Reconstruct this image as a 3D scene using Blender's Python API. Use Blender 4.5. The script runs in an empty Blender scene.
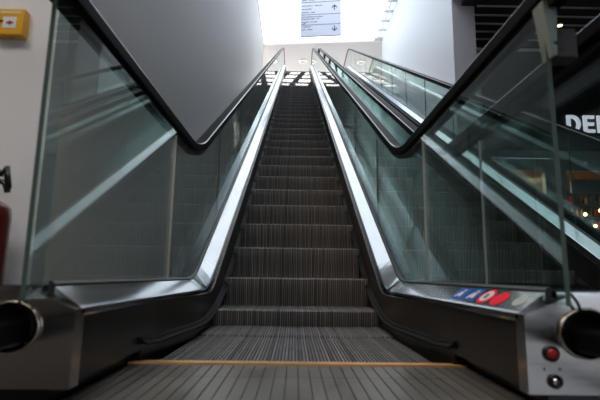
import bpy, bmesh, math, random
from mathutils import Vector, Matrix
random.seed(7)
S = bpy.context.scene
COL = S.collection
EYE = 0.31                      # lens height above the landing
TAN = math.tan(math.radians(30))
RUN = 15.43                     # horizontal length of the incline
RISE = RUN*TAN

# ------------------------------------------------------------------ materials
def mat(name, col, rough=0.5, metal=0.0, spec=0.5, emit=None, estr=0.0, noise=0.0, nscale=20.0, stretch=None, bump=0.0, coat=0.0, rvar=0.0, lo=0.0, hi=1.0):
    m = bpy.data.materials.new(name); m.use_nodes = True
    nt = m.node_tree; b = nt.nodes['Principled BSDF']
    b.inputs['Base Color'].default_value = (*col, 1)
    b.inputs['Roughness'].default_value = rough
    b.inputs['Metallic'].default_value = metal
    b.inputs['Specular IOR Level'].default_value = spec
    b.inputs['Coat Weight'].default_value = coat
    if emit:
        b.inputs['Emission Color'].default_value = (*emit, 1); b.inputs['Emission Strength'].default_value = estr
    if noise or bump or rvar:
        tc = nt.nodes.new('ShaderNodeTexCoord'); mp = nt.nodes.new('ShaderNodeMapping')
        if stretch: mp.inputs['Scale'].default_value = stretch
        n = nt.nodes.new('ShaderNodeTexNoise'); n.inputs['Scale'].default_value = nscale; n.inputs['Detail'].default_value = 4
        nt.links.new(tc.outputs['Object'], mp.inputs['Vector']); nt.links.new(mp.outputs['Vector'], n.inputs['Vector'])
        if noise:
            mr = nt.nodes.new('ShaderNodeMapRange'); mr.inputs['From Min'].default_value = lo; mr.inputs['From Max'].default_value = hi
            mr.inputs['To Min'].default_value = 1-noise; mr.inputs['To Max'].default_value = 1+noise
            nt.links.new(n.outputs['Fac'], mr.inputs['Value'])
            hm = nt.nodes.new('ShaderNodeVectorMath'); hm.operation = 'SCALE'
            hm.inputs[0].default_value = col
            nt.links.new(mr.outputs['Result'], hm.inputs['Scale'])
            nt.links.new(hm.outputs['Vector'], b.inputs['Base Color'])
        if rvar:
            mr2 = nt.nodes.new('ShaderNodeMapRange')
            mr2.inputs['To Min'].default_value = rough-rvar; mr2.inputs['To Max'].default_value = rough+rvar
            nt.links.new(n.outputs['Fac'], mr2.inputs['Value']); nt.links.new(mr2.outputs['Result'], b.inputs['Roughness'])
        if bump:
            bp = nt.nodes.new('ShaderNodeBump'); bp.inputs['Strength'].default_value = bump; bp.inputs['Distance'].default_value = 0.002
            nt.links.new(n.outputs['Fac'], bp.inputs['Height']); nt.links.new(bp.outputs['Normal'], b.inputs['Normal'])
    return m

def glass_mat(name, tint, gain=1.0):
    """sheet glass: straight-through transmission plus Fresnel mirror reflection on each face"""
    m = bpy.data.materials.new(name); m.use_nodes = True
    nt = m.node_tree; nt.nodes.clear()
    out = nt.nodes.new('ShaderNodeOutputMaterial'); mix = nt.nodes.new('ShaderNodeMixShader')
    tr = nt.nodes.new('ShaderNodeBsdfTransparent'); tr.inputs['Color'].default_value = (*tint, 1)
    gl = nt.nodes.new('ShaderNodeBsdfGlossy'); gl.inputs['Roughness'].default_value = 0.0; gl.inputs['Color'].default_value = (0.93, 0.98, 0.965, 1)
    lw = nt.nodes.new('ShaderNodeLayerWeight'); lw.inputs['Blend'].default_value = 0.5      # Facing = 1-|cos| 
    pw = nt.nodes.new('ShaderNodeMath'); pw.operation = 'POWER'; pw.inputs[1].default_value = 5.0
    ma = nt.nodes.new('ShaderNodeMath'); ma.operation = 'MULTIPLY_ADD'; ma.inputs[1].default_value = 0.96*gain; ma.inputs[2].default_value = 0.04*gain
    ma.use_clamp = True
    nt.links.new(lw.outputs['Facing'], pw.inputs[0]); nt.links.new(pw.outputs[0], ma.inputs[0])
    nt.links.new(ma.outputs[0], mix.inputs[0]); nt.links.new(tr.outputs[0], mix.inputs[1]); nt.links.new(gl.outputs[0], mix.inputs[2])
    nt.links.new(mix.outputs[0], out.inputs['Surface'])
    return m

M = {}
M['steel']   = mat('brushed_steel', (.62,.62,.63), .27, 1, noise=.05, nscale=6, stretch=(1,1,40), rvar=.05)
M['deck']    = mat('deck_steel', (.40,.41,.42), .13, 1, noise=.10, nscale=5, stretch=(8,.6,1), rvar=.04)
M['newel']   = mat('newel_steel', (.44,.41,.39), .20, 1, noise=.10, nscale=5, stretch=(1,1,30), rvar=.06)
M['skirt']   = mat('dark_skirt_steel', (.055,.05,.045), .28, .7, noise=.12, nscale=8)
M['black']   = mat('black_rubber', (.006,.006,.007), .33, 0, spec=.5)
M['rubber']  = mat('handrail_rubber', (.004,.004,.005), .5, 0, spec=.04, noise=.1, nscale=30)
M['rubber_edge'] = mat('handrail_polished_edge', (.008,.008,.009), .16, 0, spec=.6)
M['brush']   = mat('black_bristle', (.006,.006,.006), .6, 0, spec=.12, noise=.3, nscale=200)
M['alu']     = mat('aluminium_strip', (.45,.45,.46), .3, 1)
M['rib']     = mat('step_cleat_aluminium', (.19,.185,.19), .56, .5, noise=.65, nscale=1.0, stretch=(50,.5,.5), lo=.36, hi=.64)
M['groove']  = mat('step_groove_paint', (.016,.015,.015), .6, .2)
M['plate']   = mat('landing_plate', (.20,.185,.17), .36, .6, noise=.35, nscale=6, stretch=(2,.8,1), rvar=.14)
M['pgroove'] = mat('plate_groove', (.06,.055,.05), .5, .3)
M['comb']    = mat('worn_yellow_comb', (.62,.36,.15), .45, .2, noise=.25, nscale=30)
M['glass']   = glass_mat('balustrade_glass', (.88,.945,.928), 1.4)
M['edge']    = mat('green_glass_edge', (.07,.105,.092), .4, 0, spec=.25)
M['clamp']   = mat('grey_green_casting', (.25,.31,.295), .4, .2)
M['box']     = mat('dark_grey_plastic', (.035,.035,.04), .5)
M['white_wall'] = mat('white_plaster', (.80,.79,.79), .75, noise=.02, nscale=3, bump=.05)
M['grey_wall']  = mat('grey_white_panel', (.47,.455,.45), .6, noise=.02, nscale=2, stretch=(1,3,.2))
M['pillar']  = mat('lilac_panel', (.62,.58,.62), .6)
M['right_wall'] = mat('bluish_white_panel', (.78,.81,.86), .5, noise=.015, nscale=2)
M['floor']   = mat('dark_stone_floor', (.10,.095,.09), .3, noise=.15, nscale=4)
M['ceil']    = mat('white_ceiling', (.85,.85,.85), .8)
M['soffit']  = mat('cream_soffit', (.82,.77,.74), .8)
M['dark']    = mat('charcoal_bulkhead', (.022,.024,.027), .55, noise=.1, nscale=2)
M['slat']    = mat('ceiling_slat_grey', (.5,.5,.5), .5)
M['lintel']  = mat('grey_green_frame', (.30,.33,.34), .4, .4)
M['sign']    = mat('sign_blue_white', (.84,.87,1.0), .5)
M['ink']     = mat('sign_ink', (.05,.05,.11), .6)
M['letter']  = mat('lit_letter', (.8,.8,.85), .5, emit=(.78,.78,.9), estr=.62)
M['yellow']  = mat('yellow_plastic', (.80,.40,.012), .35, coat=.3)
M['yellowd'] = mat('cream_label', (.80,.62,.30), .5)
M['white']   = mat('white_card', (.78,.76,.76), .5)
M['red']     = mat('red_enamel', (.17,.010,.008), .3, coat=.4)
M['redink']  = mat('red_ink', (.55,.03,.05), .5)
M['redfilm'] = mat('red_vinyl', (.90,.010,.05), .6, spec=.2)
M['bluefilm']= mat('blue_vinyl', (.02,.11,.48), .6, spec=.2)
M['whitefilm'] = mat('white_vinyl', (.70,.72,.75), .4)
M['palefilm'] = mat('pale_worn_vinyl', (.42,.46,.46), .4)
M['button']  = mat('red_button', (.42,.02,.02), .3, coat=.5)
M['chrome']  = mat('chrome', (.75,.75,.76), .12, 1)
M['hole']    = mat('inlet_black', (.004,.004,.004), .5)
M['bronze']  = mat('inlet_ring_steel', (.50,.44,.38), .25, 1)
M['seal']    = mat('black_glazing_seal', (.01,.011,.012), .45)
M['fill_glow'] = mat('fill_panel_glow', (.8,.8,.8), .2, emit=(.76,.87,1.0), estr=2.4)  # glow of the two added, unseen fill panels
M['sky']     = mat('skylight_diffuser', (.9,.9,.9), .6, emit=(.82,.91,1.0), estr=1.75)
M['slot']    = mat('skylight_slot_glazing', (.8,.85,.9), .3, emit=(.72,.86,1.0), estr=.9)
M['lamp']    = mat('lamp_diffuser', (.9,.9,.9), .5, emit=(1,.93,.84), estr=6.0)
M['warmlamp']= mat('warm_bulb', (.9,.7,.4), .5, emit=(1,.62,.25), estr=14.0)
M['spot']    = mat('white_spot', (.9,.9,.9), .5, emit=(1,.85,.7), estr=12.0)
M['shop']    = mat('orange_brown_plaster', (.50,.22,.11), .7)
M['shopdark']= mat('dark_brown_timber', (.04,.025,.018), .5)
M['amber']   = mat('amber_glass', (.75,.32,.04), .12, .35)
M['bottle']  = mat('dark_bottle', (.03,.02,.015), .08, 0, spec=.8)
M['redbox']  = mat('red_carton', (.6,.03,.03), .4)
M['bluegrey']= mat('blue_grey_board', (.14,.20,.30), .4)

# ------------------------------------------------------------------ helpers
def link(name, bm, m, parent=None, smooth=False):
    me = bpy.data.meshes.new(name)
    bmesh.ops.recalc_face_normals(bm, faces=bm.faces[:])
    bm.to_mesh(me); bm.free()
    for mm in (m if isinstance(m, (list, tuple)) else [m]): me.materials.append(mm)
    if smooth:
        for p in me.polygons: p.use_smooth = True
    o = bpy.data.objects.new(name, me); COL.objects.link(o)
    if parent: o.parent = parent
    return o
def tag(o, label=None, cat=None, group=None, kind=None):
    if label: o['label'] = label
    if cat: o['category'] = cat
    if group: o['group'] = group
    if kind: o['kind'] = kind
    return o
def empty(name, loc=(0,0,0), rz=0):
    o = bpy.data.objects.new(name, None); COL.objects.link(o)
    o.location = loc; o.rotation_euler = (0,0,rz); o.empty_display_size = .1
    return o
def structure(name, bm, m):
    return tag(link(name, bm, m), kind='structure')
def box(bm, x0,x1,y0,y1,z0,z1, bev=0, mi=0):
    vs = [bm.verts.new((x,y,z)) for x in (x0,x1) for y in (y0,y1) for z in (z0,z1)]
    fs = [bm.faces.new([vs[i] for i in q]) for q in ((0,1,3,2),(4,6,7,5),(0,4,5,1),(2,3,7,6),(0,2,6,4),(1,5,7,3))]
    for f in fs: f.material_index = mi
    if bev:
        es = list({e for f in fs for e in f.edges})
        bmesh.ops.bevel(bm, geom=es, offset=bev, segments=2, affect='EDGES', profile=.5)
    return bm
def B(*a, **k):
    return box(bmesh.new(), *a, **k)
def loft(bm, rings, closed=True, caps=True, mi=0):
    """rings: list of lists of points; connects consecutive rings"""
    vr = [[bm.verts.new(p) for p in r] for r in rings]
    n = len(vr[0])
    for a, b in zip(vr, vr[1:]):
        for i in range(n if closed else n-1):
            j = (i+1) % n
            bm.faces.new((a[i], a[j], b[j], b[i])).material_index = mi
    if caps and closed:
        bm.faces.new(vr[0]).material_index = mi; bm.faces.new(vr[-1]).material_index = mi
    return bm
def cyl(bm, p0, p1, r0, r1=None, n=24, caps=True, mi=0):
    r1 = r0 if r1 is None else r1
    p0, p1 = Vector(p0), Vector(p1); d = (p1-p0).normalized()
    a = d.orthogonal().normalized(); b = d.cross(a)
    rings = [[p + (a*math.cos(t)+b*math.sin(t))*r for t in [2*math.pi*i/n for i in range(n)]] for p, r in ((p0,r0),(p1,r1))]
    return loft(bm, rings, True, caps, mi)
def lathe(bm, c, prof, n=24, axis='z'):
    rings = []
    for r, h in prof:
        ring = []
        for i in range(n):
            t = 2*math.pi*i/n
            ring.append((c[0]+r*math.cos(t), c[1]+r*math.sin(t), c[2]+h) if axis == 'z' else (c[0]+r*math.cos(t), c[1]+h, c[2]+r*math.sin(t)))
        rings.append(ring)
    return loft(bm, rings)
def tube(bm, pts, r, n=10):
    pts = [Vector(p) for p in pts]; rings = []
    for i, p in enumerate(pts):
        d = (pts[min(i+1,len(pts)-1)]-pts[max(i-1,0)]).normalized()
        a = d.cross(Vector((.123,.3,.95))).normalized(); b = d.cross(a)
        rings.append([p+(a*math.cos(t)+b*math.sin(t))*r for t in [2*math.pi*k/n for k in range(n)]])
    return loft(bm, rings)
def prism(bm, outline, y0, y1, mi=0):
    """outline in (x,z), extruded from y0 to y1"""
    return loft(bm, [[(x,y0,z) for x,z in outline], [(x,y1,z) for x,z in outline]], mi=mi)

# ------------------------------------------------------------------ escalator geometry
def ramp(u, w):
    return 0 if u < -w else (u if u > w else (u+w)**2/(4*w))
def prof(D, D0, h0, w0=.12, w1=.12, run=RUN):
    return EYE + h0 + TAN*(ramp(D-D0, w0) - ramp(D-D0-run, w1))
INN0, OUT0, HR0 = 2.74, 2.71, 2.71
def z_inn(D): return prof(D, INN0, -.083, .10, .2)          # inner lip of the deck
def z_out(D): return prof(D, OUT0, -.035, .12, .2)          # glass line
def z_hr(D):  return prof(D, HR0,  .732, .24, .5)           # handrail centre
def z_nose(D): return prof(D, 2.87, -.31, .50, .55)         # running line of the steps
X_STEP, X_LIP, X_GL, X_HR, X_OUT = .497, .53, .622, .640, .763
D_NEWEL, D_GL0, D_END = 1.10, 1.07, 20.2

def dsamples(a, b):
    s = [a, b]
    for c, w in ((2.8,.5),(2.8+RUN,.8)):
        k = -w
        while k <= w+1e-6:
            s.append(c+k); k += .05
    k = 4.0
    while k < 18: s.append(k); k += .7
    for v in (1.5,2.0): s.append(v)
    a, b = round(a,4), round(b,4)
    s = sorted(x for x in set(round(x,4) for x in s) if a <= x <= b)
    return s

def make_step_mesh():
    bm = bmesh.new()
    path = [(.398,0),(.2,0),(.012,0),(.004,-.003),(0,-.010)]       # (y,z): tread back -> nosing
    for i in range(1,8):
        t = i/7; path.append((.0 + .030*math.sin(t*math.pi*.5)**2, -.010-.225*t))
    pitch, wr = .0132, .0072
    n = 75; x0 = -n*pitch/2
    prof_pts = []
    for i in range(n):
        a = x0+i*pitch
        prof_pts += [(a,0),(a+wr,0),(a+wr+.0008,-.008),(a+pitch-.0008,-.008)]
    prof_pts.append((x0+n*pitch,0))
    rows = []
    for j,(y,z) in enumerate(path):
        p0 = path[max(j-1,0)]; p1 = path[min(j+1,len(path)-1)]
        ty, tz = p1[0]-p0[0], p1[1]-p0[1]; L = math.hypot(ty,tz)
        ny, nz = tz/L, -ty/L                                    # outward normal (up on the tread, towards -y on the riser)
        rows.append([bm.verts.new((x, y+ny*d, z+nz*d)) for x,d in prof_pts])
    for a,b in zip(rows, rows[1:]):
        for i in range(len(prof_pts)-1):
            f = bm.faces.new((a[i],a[i+1],b[i+1],b[i]))
            f.material_index = 0 if i % 4 == 0 else 1
    bx0 = x0+.001
    box(bm, bx0, -bx0, .045, .396, -.20, -.011, mi=1)
    me = bpy.data.meshes.new('step')
    bmesh.ops.recalc_face_normals(bm, faces=bm.faces[:])
    bm.to_mesh(me); bm.free()
    for k in ('rib','groove'): me.materials.append(M[k])
    return me
STEP = make_step_mesh()

def step_places(phase):
    """front edge and height of each step of one flight"""
    out = []; D = 1.57+phase
    while D < 19.5:
        if D > 1.25: out.append((D, z_nose(D+.2)))
        D += .4
    return out

HRSEC = []                                                       # handrail section (x, n)
for cx, cn, a0 in ((.030,.018,0),(-.030,.018,90),(-.030,-.018,180),(.030,-.018,270)):
    for k in range(5):
        t = math.radians(a0+k*22.5); HRSEC.append((cx+.008*math.cos(t), cn+.008*math.sin(t)))
def hr_path():
    pts = []
    R = .437; zc = z_hr(1.0)-R
    pts.append((1.16, zc-R)); pts.append((.9, zc-R))
    for k in range(0, 19):
        t = math.radians(-90-k*10); pts.append((.80+R*math.cos(t), zc+R*math.sin(t)))
    for D in dsamples(1.0, D_END-.4): pts.append((D, z_hr(D)))
    zc2 = z_hr(D_END)-R
    for k in range(0, 19):
        t = math.radians(90-k*10); pts.append((D_END-.2+R*math.cos(t), zc2+R*math.sin(t)))
    pts.append((D_END-.45, zc2-R))
    return pts
def sweep(bm, path, sec, x):
    rings = []
    for i,(y,z) in enumerate(path):
        a = path[max(i-1,0)]; b = path[min(i+1,len(path)-1)]
        ty, tz = b[0]-a[0], b[1]-a[1]; L = math.hypot(ty,tz); ny, nz = -tz/L, ty/L
        lean = math.copysign(.037*min(1,max(0,(EYE+.30-z)/.42)),x) if y < 2 else 0      # the return run leans out towards its inlet
        rings.append([(x+lean+sx, y+ny*sn, z+nz*sn) for sx,sn in sec])
    return loft(bm, rings)

def newel(root, s):
    """the steel box at the foot of one balustrade; s = +1 right, -1 left"""
    zi, zo, zb = EYE-.083, EYE-.035, EYE-.266
    xi, xp, xo = X_LIP, .65, X_OUT
    y0, y1 = D_NEWEL, D_NEWEL+.045
    bm = bmesh.new()
    # face with a hole for the handrail: outline ring to hole ring
    hx, hz, rx, rz = .677, EYE-.128, .064, .060
    N = 48
    hole = [(hx+rx*math.cos(2*math.pi*k/N), hz+rz*math.sin(2*math.pi*k/N)) for k in range(N)]
    corners = [(xi,zb),(xo,zb),(xo,zo-.004),(xp,zo-.004),(xi,zi-.004)]
    def hit(ang):
        dx, dz = math.cos(ang), math.sin(ang); best = None
        for (ax,az),(bx_,bz) in zip(corners, corners[1:]+corners[:1]):
            ex, ez = bx_-ax, bz-az; den = dx*ez-dz*ex
            if abs(den) < 1e-9: continue
            t = ((ax-hx)*ez-(az-hz)*ex)/den; u = ((ax-hx)*dz-(az-hz)*dx)/den
            if t > 0 and -1e-6 <= u <= 1+1e-6 and (best is None or t < best): best = t
        return (hx+dx*best, hz+dz*best)
    angs = sorted([2*math.pi*k/N for k in range(N)]+[math.atan2(z-hz,x-hx)%(2*math.pi) for x,z in corners])
    outer = [hit(a) for a in angs]; inner = [(hx+rx*math.cos(a), hz+rz*math.sin(a)) for a in angs]
    n = len(angs)
    fo = [bm.verts.new((s*x,y0,z)) for x,z in outer]; fi = [bm.verts.new((s*x,y0,z)) for x,z in inner]
    bo = [bm.verts.new((s*x,y1,z)) for x,z in outer]; bi = [bm.verts.new((s*x,y1,z)) for x,z in inner]
    edges = []
    for k in range(n):
        j = (k+1) % n
        bm.faces.new((fo[k],fo[j],fi[j],fi[k])); bm.faces.new((bo[j],bo[k],bi[k],bi[j]))
        bm.faces.new((fo[j],fo[k],bo[k],bo[j])); bm.faces.new((fi[k],fi[j],bi[j],bi[k]))
    be = [e for e in bm.edges if (e.verts[0].co.y == y0 and e.verts[1].co.y == y0 and e.verts[0] in fo and e.verts[1] in fo)]
    inner_vert = [e for e in bm.edges if abs(abs(e.verts[0].co.x)-xi) < 1e-5 and abs(abs(e.verts[1].co.x)-xi) < 1e-5 and abs(e.verts[0].co.y-e.verts[1].co.y) > .1]
    bmesh.ops.bevel(bm, geom=be, offset=.010, segments=3, affect='EDGES', profile=.5)
    nb = link('newel_base', bm, M['newel'], root)
    tag(nb, label='steel newel box at the foot of the balustrade')
    # flared ring round the inlet
    bm = bmesh.new()
    def rr(k, wx, wz, dy):
        c = math.cos(2*math.pi*k/N); return (s*(hx+c*(wx+(.008 if c < 0 and wx > .05 else 0))), y0+dy, hz+wz*math.sin(2*math.pi*k/N))
    prof_r = [(.0640,.060,.0),(.0640,.060,-.006),(.061,.058,-.010),(.055,.055,-.008),(.048,.051,.004),(.043,.048,.022),(.041,.047,.08)]
    loft(bm, [[rr(k,wx,wz,dy) for k in range(N)] for wx,wz,dy in prof_r], True, False)
    tag(link('inlet_ring', bm, M['bronze'], nb, True), label='flared steel ring round the handrail inlet')
    bm = bmesh.new()
    loft(bm, [[rr(k,wx,wz,dy) for k in range(N)] for wx,wz,dy in ((.0425,.0485,.014),(.0412,.047,.010),(.0400,.046,.02),(.0395,.045,.10),(.001,.001,.11))])
    tag(link('inlet_boot', bm, M['hole'], nb, True), label='black rubber boot inside the inlet')
    # cable lip at the top of the face
    bm = bmesh.new()
    tube(bm, [(s*(hx-.035+.02*k/6), y0-.004-.012*math.sin(math.pi*k/6), EYE-.035-.05*k/6) for k in range(7)], .0035)
    link('inlet_seal', bm, M['black'], nb, True)
    # black recessed plinth
    return nb

def build_escalator(name, label, x_off, phase, detail):
    root = empty(name, (x_off,0,0)); tag(root, label, 'escalator')
    # steps
    for D, z in step_places(phase):
        o = bpy.data.objects.new('step', STEP); COL.objects.link(o); o.parent = root; o.location = (0,D,z)
    # lower landing: comb, comb plate, floor plate
    yc = 1.69
    def grooved(y0, y1, pitch, depth, gap, z):
        bm = bmesh.new(); n = int(1.166/pitch); x0 = -n*pitch/2
        pts = []
        for i in range(n):
            a = x0+i*pitch; pts += [(a,z),(a+pitch-gap,z),(a+pitch-gap+.001,z-depth),(a+pitch-.001,z-depth)]
        pts.append((x0+n*pitch, z))
        for k in range(len(pts)-1):
            v = [bm.verts.new(p) for p in ((pts[k][0],y0,pts[k][1]),(pts[k+1][0],y0,pts[k+1][1]),(pts[k+1][0],y1,pts[k+1][1]),(pts[k][0],y1,pts[k][1]))]
            bm.faces.new(v).material_index = 0 if k % 4 == 0 else 1
        bmesh.ops.remove_doubles(bm, verts=bm.verts[:], dist=1e-5)
        box(bm, x0, -x0, y0, y1, z-.04, z-depth-.001, mi=1)
        return bm
    link('comb', comb_bm(yc), M['comb'], root)
    link('comb_plate', grooved(1.442, yc-.068, .036, .003, .0035, .004), [M['plate'], M['pgroove']], root)
    link('floor_plate', grooved(.15, 1.438, .036, .003, .0035, .004), [M['plate'], M['pgroove']], root)
    zt = EYE-.31+RISE
    tp = B(-.58,.58, 18.95, 20.4, zt-.06, zt+.004); tag(link('upper_floor_plate', tp, M['plate'], root))
    # bearing frame under the steps so that nothing shows between them
    bm = bmesh.new()
    ds = dsamples(1.0, D_END)
    loft(bm, [[(-.70,D,max(z_nose(D)-.95,-.05)),(.70,D,max(z_nose(D)-.95,-.05)),(.70,D,z_nose(D)-.36),(-.70,D,z_nose(D)-.36)] for D in ds])
    link('truss', bm, M['groove'], root)
    for s in (-1,1):
        # skirt: flares from the step edge out to the landing cabinet
        def xs(D):
            t = min(max((D-1.75)/.65,0),1); t = t*t*(3-2*t); return .548-(.548-.500)*t
        bm = bmesh.new(); ds = dsamples(D_NEWEL+.046, D_END)
        extra = [1.2+.05*k for k in range(30)]
        ds2 = sorted(set(ds+[round(e,4) for e in extra if e > ds[0]]))
        rings = []
        for D in ds2:
            zt_, zb_ = z_inn(D)-.022, (EYE-.265 if D < 1.66 else z_nose(D)-.30)
            zb_ = max(zb_, -.05); x = xs(D)
            rings.append([(s*x,D,zb_),(s*x,D,zt_),(s*(x+.012),D,zt_),(s*(x+.012),D,zb_)])
        loft(bm, rings); link('skirt_panel', bm, M['skirt'], root)
        # skirt brush: aluminium carrier with black bristles
        bm = bmesh.new(); bm2 = bmesh.new()
        ds3 = sorted(set([1.62,1.66,1.72]+[d for d in ds2 if d > 1.75]))
        ra, rb = [], []
        for D in ds3:
            lift = .016*max(0,(1.8-D)/.18)
            z = max(z_nose(D),0)+.062+lift; x = xs(D)
            hgt = .012
            ra.append([(s*x,D,z-hgt),(s*(x-.012),D,z-hgt*.6),(s*(x-.014),D,z+hgt*.6),(s*x,D,z+hgt*1.3)])
            rb.append([(s*(x-.012),D,z-.006),(s*(x-.030),D,z-.012),(s*(x-.030),D,z-.006),(s*(x-.012),D,z+.004)])
        loft(bm, ra); cb = link('brush_carrier', bm, M['brush'], root)
        loft(bm2, rb); link('bristles', bm2, M['brush'], cb)
        # inner deck
        bm = bmesh.new(); dd = sorted(set(dsamples(D_NEWEL+.030, D_END)))
        rings = []
        for D in dd:
            zi, zo = z_inn(D), z_out(D); xg = X_GL-.022
            q = min(max((D-2.6)/.4,0),1); q = q*q*(3-2*q); lf = .5*q; xl = X_LIP-.018*q
            rings.append([(s*(xl+.022),D,zi-.024),(s*(xl+.004),D,zi-.022),(s*xl,D,zi-.016),(s*xl,D,zi-.003+lf*(zo-zi)),(s*(xl+.006),D,zi+.002+lf*(zo-zi)),
                          (s*xg,D,zo),(s*xg,D,zo-.02)])
        loft(bm, rings); dk = link('inner_deck', bm, M['deck'], root)
        if s == 1 and detail: deck_right = dk
        # seam strip across the deck
        # glazing seal and outer deck
        bm = bmesh.new()
        loft(bm, [[(s*(X_GL-.0215),D,z_out(D)-.03),(s*(X_GL-.0215),D,z_out(D)+.006),(s*(X_GL-.014),D,z_out(D)+.012),(s*(X_GL-.0065),D,z_out(D)+.014),(s*(X_GL-.0065),D,z_out(D)-.03)] for D in dd])
        link('glazing_seal', bm, M['seal'], root)
        bm = bmesh.new()
        loft(bm, [[(s*(X_GL+.007),D,z_out(D)-.02),(s*(X_GL+.007),D,z_out(D)+.002),(s*X_OUT,D,z_out(D)+.002),(s*X_OUT,D,z_out(D)-.02)] for D in dd])
        link('outer_deck', bm, M['deck'], root)
        bm = bmesh.new()
        loft(bm, [[(s*(X_OUT-.02),D,max(z_nose(D)-.95,.0)),(s*(X_OUT-.02),D,z_out(D)-.021),(s*(X_OUT-.004),D,z_out(D)-.021),(s*(X_OUT-.004),D,max(z_nose(D)-.95,.0))] for D in dd])
        link('outer_panel', bm, M['steel'], root)
        # plinth in the shadow gap below the landing cabinet
        link('plinth', B(*sorted((s*.59,s*.72)), D_NEWEL+.03, 1.66, .0, EYE-.26), M['black'], root)
        # glass panes
        cuts = [D_GL0 if s > 0 else 1.035, 2.20] + [2.20+1.265*k for k in range(1,14)] + [D_END]
        for a,b in zip(cuts, cuts[1:]):
            ds_ = sorted(set([a+.002,b-.002]+[d for d in dsamples(a,b) if a+.01 < d < b-.01]))
            bm = bmesh.new()
            t = .006
            rr = [[(s*(X_GL-t),D,z_out(D)-.028),(s*(X_GL-t),D,z_hr(D)-.020),(s*(X_GL+t),D,z_hr(D)-.020),(s*(X_GL+t),D,z_out(D)-.028)] for D in ds_]
            loft(bm, rr)
            for f in bm.faces:
                nx = abs(f.normal.x) if f.normal.length else 0
                f.normal_update(); f.material_index = 0 if abs(f.normal.x) > .9 else 1
            link('glass_panel', bm, [M['glass'], M['edge']], root)
        link('joint_seal_glint', B(*sorted((s*(X_GL-.0055),s*(X_GL+.0055))), 2.1972,2.2028, z_out(2.2)-.02, z_hr(2.2)-.05), M['white'], root)  # seal coloured white for the light caught along the pane joint
        # handrail and the profile that carries it
        bm = bmesh.new(); sweep(bm, hr_path(), HRSEC, s*X_HR)
        bm.faces.ensure_lookup_table()
        for i, f in enumerate(bm.faces):
            if i % 20 in (0,1,2,3,5,6,7,8): f.material_index = 1
        hr = link('handrail', bm, [M['rubber'], M['rubber_edge']], root)
        bm = bmesh.new()
        loft(bm, [[(s*(X_HR-.022),D,z_hr(D)-.050),(s*(X_HR-.026),D,z_hr(D)-.012),(s*(X_HR+.018),D,z_hr(D)-.012),(s*(X_HR+.012),D,z_hr(D)-.050)] for D in dsamples(.82, D_END-.3)])
        link('handrail_guide', bm, M['brush'], root)
        nb = newel(root, s)
        if detail and s == 1:
            # stop button, key switch and their screws on the box face
            y = D_NEWEL
            def dev(nm, cx, cz, m, rr, lab):
                bm = bmesh.new(); lathe(bm, (cx,y,cz), [(rr,.001),(rr,-.006),(rr*.9,-.009),(rr*.72,-.009),(rr*.70,-.004),(.001,-.004)], axis='y')
                return tag(link(nm, bm, M['black'], nb, True), label=lab)
            dev('stop_button', 587e-3, EYE-.174, 'black', .0185, 'black collar with red stop button')
            bm = bmesh.new(); lathe(bm, (587e-3,y,EYE-.174), [(.0125,-.003),(.0125,-.010),(.010,-.013),(.001,-.0135)], axis='y')
            tag(link('button_cap', bm, M['button'], nb, True), label='red cap of the stop button')
            dev('key_switch', 592e-3, EYE-.236, 'black', .0165, 'black collar with key switch')
            bm = bmesh.new(); lathe(bm, (592e-3,y,EYE-.236), [(.0085,-.003),(.0085,-.009),(.001,-.0095)], axis='y')
            kc = link('key_core', bm, M['chrome'], nb, True)
            bm = bmesh.new(); box(bm, 590.8e-3,593.2e-3, y-.0105, y-.009, EYE-.241, EYE-.231); link('key_slot', bm, M['black'], nb)
            for dx_ in (-.018,.018):
                bm = bmesh.new(); box(bm, 587e-3+dx_-.0014, 587e-3+dx_+.0014, y-.0012, y+.001, EYE-.212, EYE-.205); link('screw', bm, M['black'], nb)
    if detail:
        stickers(deck_right)
        clamp(root)
    return root

def comb_bm(yc):
    bm = bmesh.new()
    box(bm, -.583,.583, yc-.066, yc-.004, -.03, .010)
    for v in bm.verts:
        if v.co.z > 0 and v.co.y > yc-.01: v.co.z = .006
    n = 55
    for i in range(n):
        x = -.495+i*.99/(n-1); box(bm, x-.003, x+.003, yc-.005, yc+.012, -.008, .004)
    return bm

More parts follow.
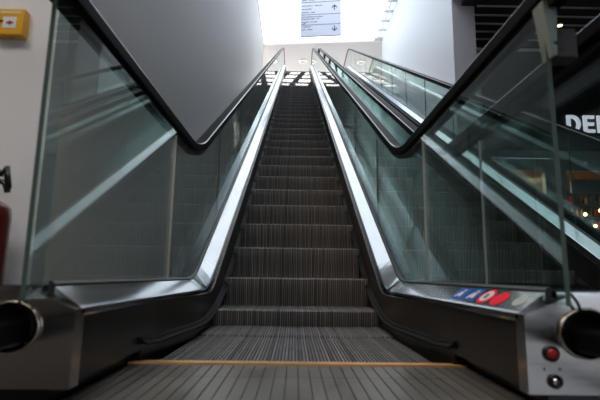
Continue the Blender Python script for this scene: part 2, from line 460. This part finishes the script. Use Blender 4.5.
def stickers(deck):
    """row of vinyl safety pictograms on the sloping deck"""
    def P(u, v, lift):      # u along the deck (y), v across 0..1 from the lip to the glass
        x = X_LIP+.006+v*(X_GL-.022-X_LIP-.006); z = z_inn(u)+.002+v*(z_out(u)-z_inn(u)-.002)
        return (x, u, z+lift)
    def quad(nm, pts, m, lift, parent):
        bm = bmesh.new()
        top = [bm.verts.new(P(u,v,lift)) for u,v in pts]; bot = [bm.verts.new(P(u,v,lift-.0006)) for u,v in pts]
        n = len(pts)
        bm.faces.new(top); bm.faces.new(bot)
        for i in range(n): bm.faces.new((top[i],top[(i+1)%n],bot[(i+1)%n],bot[i]))
        return link(nm, bm, M[m], parent)
    def disc(u, v, ru, rv, n=24): return [(u+ru*math.cos(2*math.pi*k/n), v+rv*math.sin(2*math.pi*k/n)) for k in range(n)]
    L = .0012
    for k,(u0,u1) in enumerate(((1.555,1.67),(1.455,1.545))):
        b = quad('safety_pictogram', [(u0,.14),(u1,.14),(u1,.92),(u0,.92)], 'bluefilm', L, deck)
        tag(b, label='blue square pictogram of a standing figure')
        c = (u0+u1)/2
        for pts in (disc(c-.006,.74,.010,.075), [(c-.022,.30),(c+.010,.30),(c+.016,.64),(c-.014,.64)], [(c+.016,.25),(c+.032,.25),(c+.026,.52),(c+.016,.56)]):
            quad_into(b, [P(u,v,L+.0008) for u,v in pts])
    r = quad('safety_pictogram', disc(1.40,.52,.046,.42), 'redfilm', L, deck); tag(r, label='round white pictogram with red ring and dark figure')
    w = quad('pictogram_field', disc(1.40,.52,.033,.31), 'whitefilm', L+.0006, deck)
    quad('pictogram_figure', [(1.39,.36),(1.413,.40),(1.409,.66),(1.393,.62)], 'ink', L+.0012, deck)
    r2 = quad('safety_pictogram', disc(1.305,.46,.042,.38), 'redfilm', L, deck); tag(r2, label='solid red round pictogram')
    p = quad('worn_sticker', disc(1.19,.50,.030,.28), 'palefilm', L, deck); tag(p, label='pale worn oval sticker')
def quad_into(obj, pts):
    """adds a white printed patch to a pictogram's own mesh"""
    me = obj.data
    if len(me.materials) == 1: me.materials.append(M['whitefilm'])
    bm = bmesh.new(); bm.from_mesh(me)
    f = bm.faces.new([bm.verts.new(p) for p in pts]); f.material_index = 1
    f.normal_update()
    if f.normal.z < 0: f.normal_flip()
    bm.to_mesh(me); bm.free()

def clamp(root):
    """tapered casting at the front edge of the right pane with a sensor box on its outer face"""
    zt = z_hr(1.05)-.03
    bm = bmesh.new()
    prism(bm, [(.604,zt+.0),(.640,zt+.0),(.640,zt-.03),(.634,zt-.150),(.622,zt-.153)], D_GL0-.020, D_GL0+.03)
    bmesh.ops.bevel(bm, geom=bm.edges[:], offset=.002, segments=2, affect='EDGES')
    c = link('glass_clamp', bm, M['clamp'], root); tag(c, label='tapered grey green clamp at the end of the glass')
    bm = bmesh.new(); lathe(bm, (.629,D_GL0-.021,zt-.118), [(.004,.002),(.004,-.002),(.001,-.003)], n=12, axis='y'); link('clamp_screw', bm, M['box'], c)
    b = link('sensor_box', B(.637,.692, D_GL0-.012, D_GL0+.04, zt-.152, zt-.072, bev=.005), M['box'], c)
    tag(b, label='dark grey sensor box beside the clamp')
    for dz in (-.090,-.130):
        bm = bmesh.new(); lathe(bm, (.650,D_GL0-.012,zt+dz), [(.004,.001),(.004,-.002),(.001,-.0025)], n=12, axis='y'); link('box_screw', bm, M['black'], c)

main = build_escalator('escalator', 'nearest escalator, black ribbed steps climbing straight ahead between steel decks and glass', 0, 0, True)
nbr = build_escalator('escalator', 'second escalator alongside on the right, seen through the tinted glass balustrade', 1.53, .135, False)

# ------------------------------------------------------------------ setting
ZL = RISE                                   # upper floor level
ZC = EYE+13.4                               # upper ceiling level
XL, XR = -2.03, 4.83
def rotz(bm, c, deg):
    bmesh.ops.rotate(bm, verts=bm.verts[:], cent=c, matrix=Matrix.Rotation(math.radians(deg),3,'Z')); return bm
structure('floor', B(-8,14,-9,26,-.30,-.045), M['floor'])
bm = bmesh.new()                            # raised lower floor finish around the landing pits
for a in ((-8,-.60,-9,1.6),(.60,.86,-9,1.10),(2.12,15,-9,26),(-8,-.76,1.6,26),(-.6,.6,-9,.145),(.86,2.12,-9,.145)): box(bm, *a, -.045, 0)
structure('floor_lower', bm, M['floor'])
structure('floor_upper', B(-4,9,20.42,34,ZL-.5,ZL), mat('pale_upper_floor', (.55,.53,.5), .3, noise=.1, nscale=3))
structure('wall_left', B(XL-.3,XL,1.6,24.75,0,ZC), M['grey_wall'])
structure('wall_front', B(-4.5,-.845,1.45,1.53,0,ZC-6), M['white_wall'])
bm = B(XR,XR+.72,13.1,24.3,0,ZC+.0); structure('wall_right', bm, M['right_wall'])
structure('wall_right_bounce', B(XR,XR+.3,-9,13.04,ZL,ZC), M['right_wall'])  # added unseen white wall, gives the deck something bright to reflect
structure('trim_1', B(XR-.004,XR+.70,13.05,13.099,0,ZC), M['pillar'])
structure('trim_2', B(XR+.70,XR+.78,13.04,13.2,0,7.2), M['lintel'])
structure('trim_3', B(XL,XL+.03,16,24.75,ZC-.12,ZC-.02), M['white_wall'])
# upper ceiling: opaque white part towards the entrance and a luminous skylight with a field of clear panes over the flight
XC = 4.36
structure('ceiling', B(XL-.3,XC,-2,5.0,ZC,ZC+.1), M['ceil'])
bm = bmesh.new()
def slab(pl): loft(bm, [[(x,y,ZC) for x,y in pl],[(x,y,ZC+.05) for x,y in pl]])
YP0, YP1, XP0, XP1 = 9.6, 15.0, -.6, 3.0
slab([(XL-.3,5),(XC,5),(XC,YP0),(XL-.3,YP0)])
slab([(XL-.3,YP0),(XP0,YP0),(XP0,YP1),(XL-.3,YP1)]); slab([(XP1,YP0),(XC,YP0),(XC,YP1),(XP1,YP1)])
slab([(XL-.3,YP1),(XC,YP1),(XC,24.13),(XL-.3,24.80)])
nc, nr = 6, 7
px, py = (XP1-XP0)/nc, (YP1-YP0)/nr
for i in range(nc+1):
    x = XP0+i*px; slab([(x-.10,YP0),(x+.10,YP0),(x+.10,YP1),(x-.10,YP1)] if 0 < i < nc else ([(x,YP0),(x+.1,YP0),(x+.1,YP1),(x,YP1)] if i == 0 else [(x-.1,YP0),(x,YP0),(x,YP1),(x-.1,YP1)]))
for i in range(nc):
    for j in range(nr+1):
        y = YP0+j*py; y0_, y1_ = max(YP0,y-.12), min(YP1,y+.12); slab([(XP0+i*px+.1,y0_),(XP0+(i+1)*px-.1,y0_),(XP0+(i+1)*px-.1,y1_),(XP0+i*px+.1,y1_)])
sk = structure('ceiling_skylight', bm, M['sky'])
# slot of glazing bars between the ceiling and the right wall, closed above by a glowing pane
bm = bmesh.new()
for k in range(14): box(bm, XC, XR, 12.2+k*.9, 12.42+k*.9, ZC, ZC+.06)
box(bm, XC+.20, XC+.26, 12.2, 24.2, ZC+.001, ZC+.059)
structure('trim_4', bm, M['ceil'])
structure('roof', B(XR,16,-9,34,ZC,ZC+.1), M['ceil'])
structure('ceiling_side', B(XC,XR,-9,12.2,ZC,ZC+.1), M['ceil'])
structure('ceiling_slot', B(XC,XR,12.2,24.2,ZC+.1,ZC+.16), M['slot'])
structure('ceiling_entry', B(XL-.3,XC,-9,-2,ZC,ZC+.1), M['ceil'])
# soffit and end wall of the upper floor beyond
bm = bmesh.new()
pl = [(XL-2,24.80+.18),(XC+4,24.13-.40),(XC+4,34),(XL-2,34)]
loft(bm, [[(x,y,ZC-.10) for x,y in pl],[(x,y,ZC+.1) for x,y in pl]])
structure('ceiling_upper', bm, M['soffit'])
structure('wall_back', B(-4,9,33,33.2,ZL,ZC), M['soffit'])
structure('soffit_fill_panel', B(-3,8.5,32.94,32.99,ZL+.3,ZL+2.4), M['fill_glow'])  # added glowing panel out of view, lights the soffit
# lower right hall: slatted ceiling and dark shop front
K = 1.19
DS = 13*K                                   # plane of the shop front
ZK = EYE+7.0*K
XW = XR+.72
structure('ceiling_lower', B(XR+.3,15,-9,DS,ZK+.12,ZL-.02), M['dark'])
bm = bmesh.new()
for k in range(34): box(bm, XR+.76,15, DS-.5-k*.5, DS-.5-k*.5+.05, ZK+.07, ZK+.115)
structure('ceiling_slats', bm, M['slat'])
structure('trim_5', B(XR+.73,15,DS-.10,DS-.03,ZK-.12,ZK-.03), M['white_wall'])
structure('wall_shop', B(XR+.3,15,DS,DS+.3,EYE+3.75*K,ZK+.12), M['dark'])
bm = bmesh.new()
for a in ((XR+.73,15,DS-.07,DS+.15,EYE+3.55*K,EYE+3.74*K),(XR+.73,15,DS-.03,DS+.15,EYE+3.15*K,EYE+3.50*K),(7.30*K,7.36*K,DS-.1,DS+.1,0,EYE+3.2*K),
          (7.36*K,7.95*K,DS-.05,DS+.15,0,EYE+3.2*K),(XR+.73,5.75*K,DS-.05,DS+.15,0,EYE+3.2*K),(10.5*K,15,DS-.05,DS+.15,0,EYE+3.2*K)): box(bm,*a)
structure('window_1', bm, M['lintel'])
structure('ceiling_shop', B(5.6,14.5,DS+.3,DS+5.1,EYE+3.35*K,EYE+3.5*K), M['shop'])
structure('wall_shop_back', B(5.4,14.5,DS+5,DS+5.2,0,EYE+3.4*K), M['shop'])
structure('wall_hall_back', B(-8,16,-9.2,-9,0,ZC), mat('warm_hall_wall', (.11,.08,.06), .7))
structure('wall_hall_right', B(15,15.2,-9,26,0,ZC), M['dark'])
structure('wall_hall_left', B(-8.2,-8,-9,26,0,ZC), M['shopdark'])
structure('ceiling_hall', B(-8,4.75,-9,-.6,EYE+5.0,EYE+5.2), M['ceil'])
# added glowing panel with bars behind the camera, brightens newel and risers
bm = bmesh.new(); box(bm, 2.2,9.0,-8.99,-8.95,.1,3.6)
structure('back_fill_panel', bm, M['fill_glow'])
bm = bmesh.new()
for k in range(5): box(bm, 2.15+k*1.69,2.25+k*1.69,-8.97,-8.88,0,3.7)
box(bm, 2.15,9.05,-8.97,-8.88,3.6,3.7); box(bm, 2.15,9.05,-8.97,-8.88,2.3,2.38)
structure('back_fill_frame', bm, M['lintel'])

# ------------------------------------------------------------------ things
# call point
t = empty('fire_alarm_call_point', (-.985,1.452,EYE+.830)); tag(t, 'small yellow square alarm call point on the white wall', 'alarm')
bm = B(-.052,.045,-.036,0,-.050,.046, bev=.004); link('housing', bm, M['yellow'], t)
link('pane', B(-.024,.021,-.0375,-.034,-.026,.014), M['white'], t)
bm = bmesh.new(); box(bm, -.012,.012,-.0384,-.037,-.011,-.004); box(bm,-.004,.004,-.0384,-.037,-.015,.0); link('pane_mark', bm, M['redink'], t)
link('name_strip', B(-.034,.032,-.0372,-.034,.026,.036), M['yellowd'], t)
link('pane_tab', B(-.045,-.022,-.040,-.035,-.004,.001), M['black'], t)
bm = bmesh.new(); lathe(bm, (-.004,-.018,-.053), [(.006,-.003),(.006,.004)], n=12); link('test_key', bm, M['chrome'], t)
# extinguisher
t = empty('fire_extinguisher', (-.924,1.30,0)); tag(t, 'red fire extinguisher with black handle standing below the alarm', 'fire extinguisher')
bm = bmesh.new(); lathe(bm, (0,0,0), [(.05,.0),(.074,.006),(.080,.03),(.080,.455),(.077,.49),(.06,.505),(.032,.522),(.026,.527),(.026,.532)], n=32); link('cylinder', bm, M['red'], t, True)
bm = bmesh.new(); lathe(bm, (0,0,0), [(.024,.528),(.024,.56),(.015,.575)], n=20); link('valve', bm, M['black'], t, True)
bm = bmesh.new(); tube(bm, [(-.03,0,.565),(.02,0,.572),(.06,-.005,.565),(.070,-.006,.555),(.078,-.008,.535)], .0085); link('lever', bm, M['black'], t, True)
bm = bmesh.new(); tube(bm, [(-.03,0,.585),(.02,0,.615),(.052,-.004,587e-3),(.066,-.005,.608),(.080,-.008,.545)], .0085); link('handle', bm, M['black'], t, True)
bm = bmesh.new(); tube(bm, [(-.02,-.02,.545),(-.08,-.03,.53),(-.105,-.03,.45),(-.098,-.02,.30),(-.09,-.01,.16)], .010); link('hose', bm, M['black'], t, True)
# directory sign
SD = 18.5
t = empty('directory_sign', (.09,SD+.06,EYE+10.36), math.radians(-7)); tag(t, 'hanging pale blue direction board with up and down arrows', 'sign')
W, H = 1.79, 2.7
link('board', B(0,W,-.04,.04,0,H,bev=.01), M['sign'], t)
bm = bmesh.new()
for z in (.53,1.02,1.62): box(bm, .0,W,-.046,-.039,z,z+.018)
link('divider', bm, M['ink'], t)
def arrow(cx, cz, d):
    bm = bmesh.new(); s_ = .115
    box(bm, cx-.018,cx+.018,-.048,-.039,cz-s_,cz+s_)
    prism(bm, [(cx,cz+d*s_*1.25),(cx-.13,cz+d*s_*.05),(cx-.085,cz+d*s_*.0),(cx,cz+d*s_*.75),(cx+.085,cz),(cx+.13,cz+d*s_*.05)], -.048,-.039)
    return link('arrow', bm, M['ink'], t)
arrow(W-.29,.34,-1); arrow(W-.29,1.32,1); arrow(W-.29,2.1,1)
def words(name, z, lens, h=.045):
    bm = bmesh.new(); x = .06
    rnd = random.Random(int(z*1000))
    for L in lens:
        e = x+L
        while x < e:
            w = rnd.uniform(.018,.04); box(bm, x, x+w, -.044,-.039, z, z+h*rnd.choice((.7,.7,1))); x += w+.012
        x += .06
    link(name, bm, M['ink'], t)
for z, lens in ((.30,(.16,.22)),(.43,(.4,)),(.58,(.18,)),(.66,(.3,.3)),(.80,(.55,.12)),(.90,(.9,)),(1.12,(.28,.18)),(1.28,(.4,)),(1.44,(.5,.3)),(1.72,(.2,.3)),(1.9,(.5,))): words('lettering', z, lens)
for x in (.3,1.5):
    bm = bmesh.new(); cyl(bm, (x,0,H), (x,0,ZC-EYE-10.36), .012, n=10); link('hanger', bm, M['steel'], t)
# ring luminaire
t = empty('ring_lamp', (.33,26.7,ZC-.098)); tag(t, 'ring shaped ceiling lamp on the cream soffit above the upper landing', 'ceiling lamp')
bm = bmesh.new(); lathe(bm, (0,0,0), [(.17,-.002),(.26,-.002),(.26,-.05),(.17,-.05),(.17,-.002)], n=40); link('ring', bm, M['bronze'], t)
bm = bmesh.new(); lathe(bm, (0,0,0), [(.0005,-.001),(.165,-.001),(.165,-.02),(.0005,-.02)], n=40); link('diffuser', bm, M['soffit'], t)
# downlight among the slats
t = empty('downlight', (8.74,13.9,ZK+.05)); tag(t, 'small warm downlight glowing among the dark ceiling slats', 'ceiling lamp')
bm = bmesh.new(); lathe(bm, (0,0,0), [(.09,.02),(.09,-.03),(.075,-.03),(.07,.0)], n=20); link('trim_ring', bm, M['slat'], t)
bm = bmesh.new(); lathe(bm, (0,0,0), [(.068,.0),(.068,-.035),(.03,-.05)], n=20); link('bulb', bm, M['warmlamp'], t)
# shop fascia lettering
t = empty('shop_sign', (8.11*K,DS-.005,EYE+4.33*K)); t.scale = (K,K,K); tag(t, 'big white capital letters DE fixed to the dark shop fascia', 'sign')
def letter(ch, x0, h=.53):
    bm = bmesh.new(); w = .105
    if ch == 'D':
        n = 14
        out = [(x0,0),(x0,h)]+[(x0+.17+.235*math.cos(math.radians(90-180*k/n)), h/2+h/2*math.sin(math.radians(90-180*k/n))) for k in range(n+1)]
        inn = [(x0+w,w*.9),(x0+w,h-w*.9)]+[(x0+.17+.130*math.cos(math.radians(90-180*k/n)), h/2+(h/2-w*.9)*math.sin(math.radians(90-180*k/n))) for k in range(n+1)]
        for a,b in ((-.06,0),):
            vo = [[bm.verts.new((x,y,z)) for x,z in out] for y in (a,b)]; vi = [[bm.verts.new((x,y,z)) for x,z in inn] for y in (a,b)]
            N = len(out)
            for i in range(N):
                j = (i+1) % N
                bm.faces.new((vo[0][i],vo[0][j],vi[0][j],vi[0][i])); bm.faces.new((vo[1][i],vo[1][j],vi[1][j],vi[1][i]))
                bm.faces.new((vo[0][i],vo[0][j],vo[1][j],vo[1][i])); bm.faces.new((vi[0][i],vi[0][j],vi[1][j],vi[1][i]))
    elif ch == 'E':
        prism(bm, [(x0,0),(x0+.33,0),(x0+.33,w*.9),(x0+w,w*.9),(x0+w,h*.41),(x0+.31,h*.41),(x0+.31,h*.59),(x0+w,h*.59),(x0+w,h-w*.9),(x0+.33,h-w*.9),(x0+.33,h),(x0,h)], -.06,0)
    else:
        box(bm, x0, x0+w*1.05, -.06, 0, 0, h)
    o = link('letter', bm, M['letter'], t); return o
letter('D',0); letter('E',.50); letter('I',.92)
# shop fittings
def shelf_rack(x0, x1, y, zs, label):
    r = empty('shelf_rack', ((x0+x1)/2,y,0)); tag(r, label, 'shelf')
    w = (x1-x0)/2
    for s in (-1,1): link('upright', B(s*w-.03,s*w+.03,-.2,.2,0,max(zs)+.6), M['shopdark'], r)
    for z in zs: link('shelf', B(-w+.03,w-.03,-.2,.2,z-.03,z), M['shopdark'], r)
    link('back_panel', B(-w,w,.2,.23,0,max(zs)+.6), M['shopdark'], r)
    return r
ra = shelf_rack(10.5,13.3,DS+2.4,(1.25,1.75,2.25,2.75,3.25),'dark timber shelf rack behind the shop window beyond the second escalator')
rb = shelf_rack(7.4,9.3,DS+4.4,(1.6,2.15,2.7),'low dark shelf rack under the orange wall inside the shop')
def bottle_mesh(m):
    bm = bmesh.new(); lathe(bm, (0,0,0), [(.042,0),(.048,.01),(.048,.20),(.02,.26),(.017,.33),(.02,.335),(.02,.355)], n=14)
    me_o = link('bottle', bm, m, None, True); me = me_o.data; bpy.data.objects.remove(me_o); return me
BM_ = [bottle_mesh(M['amber']), bottle_mesh(M['bottle'])]
bm = B(-.07,.07,-.05,.05,0,.30); o_ = link('carton', bm, M['redbox']); CART = o_.data; bpy.data.objects.remove(o_)
rnd = random.Random(3)
def stock(zs, n, x0, dx, y, where, pick):
    for z in zs:
        for k in range(n):
            q = rnd.random()
            kind = 'amber bottle' if q < pick[0] else ('dark bottle' if q < pick[1] else 'red carton')
            nm = kind.split()[1]; me = {'amber bottle':BM_[0],'dark bottle':BM_[1],'red carton':CART}[kind]
            o = bpy.data.objects.new(nm, me); COL.objects.link(o); o.location = (x0+k*dx, y, z)
            tag(o, kind+' '+where, nm, kind+'s '+where)
stock((1.25,1.75,2.25,2.75,3.25), 14, 10.66, .19, DS+2.3, 'on the dark shop rack', (.55,.9))
stock((1.6,2.15,2.7), 8, 7.6, .22, DS+4.3, 'under the orange shop wall', (.0,.5))
t = empty('menu_board', (11.3,DS+1.5,EYE+3.35*K)); tag(t, 'blue grey board hanging in the top of the shop window', 'board')
link('panel', B(-.75,.75,-.03,.03,-.75,-.22), M['bluegrey'], t)
for x in (-.6,.6):
    bm = bmesh.new(); cyl(bm, (x,0,-.23),(x,0,.02), .012, n=8); link('hanger', bm, M['black'], t)
def pendant(x,y,z,label):  # hanging bulb added in place of glints on the bottles
    r = empty('glint_bulb', (x,y,z)); tag(r, label, 'lamp', 'warm pendant bulbs added for bottle glints')
    bm = bmesh.new(); lathe(bm, (0,0,0), [(.004,-.06),(.045,-.03),(.06,.02),(.025,.07)], n=14); link('bulb', bm, M['warmlamp'], r, True)
    bm = bmesh.new(); cyl(bm, (0,0,.065), (0,0,EYE+3.36*K-z), .006, n=8); link('cord', bm, M['black'], r)
for x,z in ((10.30,2.0),(10.75,2.15),(11.3,1.65),(10.45,3.05),(11.15,2.75),(10.9,1.8),(10.6,2.5),(11.5,2.3),(11.75,2.9),(11.02,1.5)):
    pendant(x,DS+1.7,z,'warm pendant bulb added for bottle glints before the dark shop rack')
for x,y in ((8.35,1.9),(8.75,2.3),(8.0,2.8)):
    r = empty('ceiling_spot', (x,DS+y,EYE+3.35*K)); tag(r, 'white spot lamp in the orange shop ceiling', 'ceiling lamp', 'spot lamps in the shop ceiling')
    bm = bmesh.new(); lathe(bm, (0,0,0), [(.001,-.001),(.08,-.001),(.08,-.02),(.001,-.025)], n=16); link('diffuser', bm, M['spot'], r)

# ------------------------------------------------------------------ light
def area(name, loc, size, energy, col, rot=(0,0,0), sy=None):
    l = bpy.data.lights.new(name, 'AREA'); l.energy = energy; l.color = col; l.size = size
    if sy: l.shape = 'RECTANGLE'; l.size_y = sy
    o = bpy.data.objects.new(name, l); COL.objects.link(o); o.location = loc; o.rotation_euler = rot
    return o
area('hall_lamp_light', (0.5,-2.5,EYE+4.9), 3.0, 95, (1,.89,.78), sy=2.0)
area('hall_lamp_light', (-2.8,-2.2,EYE+4.9), 1.6, 85, (1,.95,.93))
area('left_wall_fill', (-1.45,1.95,EYE+2.1), .25, 26, (1,.74,.50))  # added unseen lamp, warms the left wall behind the glass
area('shop_light', (8.6,DS+2.6,EYE+3.2*K), 2.4, 220, (1,.62,.35))
area('upper_floor_light', (1,31.4,ZC-.3), 3.0, 320, (1,.97,.95))
sun = bpy.data.lights.new('sun', 'SUN'); sun.energy = 60; sun.angle = math.radians(.4); sun.color = (1,.97,.92)
so = bpy.data.objects.new('sun', sun); COL.objects.link(so)
dvec = Vector((-.16,.44,-.87)).normalized()
so.rotation_euler = dvec.to_track_quat('-Z','Y').to_euler(); so.location = (2,9,20)
w = bpy.data.worlds.new('world'); S.world = w; w.use_nodes = True
bg = w.node_tree.nodes['Background']; bg.inputs['Color'].default_value = (.75,.85,1,1); bg.inputs['Strength'].default_value = 1.0

# ------------------------------------------------------------------ camera
cam = bpy.data.cameras.new('camera'); co = bpy.data.objects.new('camera', cam); COL.objects.link(co)
cam.sensor_width = 36; cam.lens = 453/600*36; cam.clip_start = .02
co.location = (-.017,0,EYE)
co.matrix_world = Matrix.Translation((-.017,0,EYE)) @ Matrix.Rotation(math.radians(-.57),4,'Z') @ Matrix.Rotation(math.radians(99.4),4,'X') @ Matrix.Rotation(math.radians(.77),4,'Z')
cam.dof.use_dof = True; cam.dof.focus_distance = 4.6; cam.dof.aperture_fstop = 3.2
S.camera = co
S.view_settings.view_transform = 'Standard'; S.view_settings.look = 'None'
S.view_settings.gamma = 1; S.view_settings.exposure = 0.15; S.view_settings.use_curve_mapping = False
S.cycles.max_bounces = 14; S.cycles.transparent_max_bounces = 24; S.cycles.glossy_bounces = 8; S.cycles.diffuse_bounces = 4
S.cycles.use_denoising = True; S.cycles.sample_clamp_indirect = 6; S.cycles.caustics_reflective = False
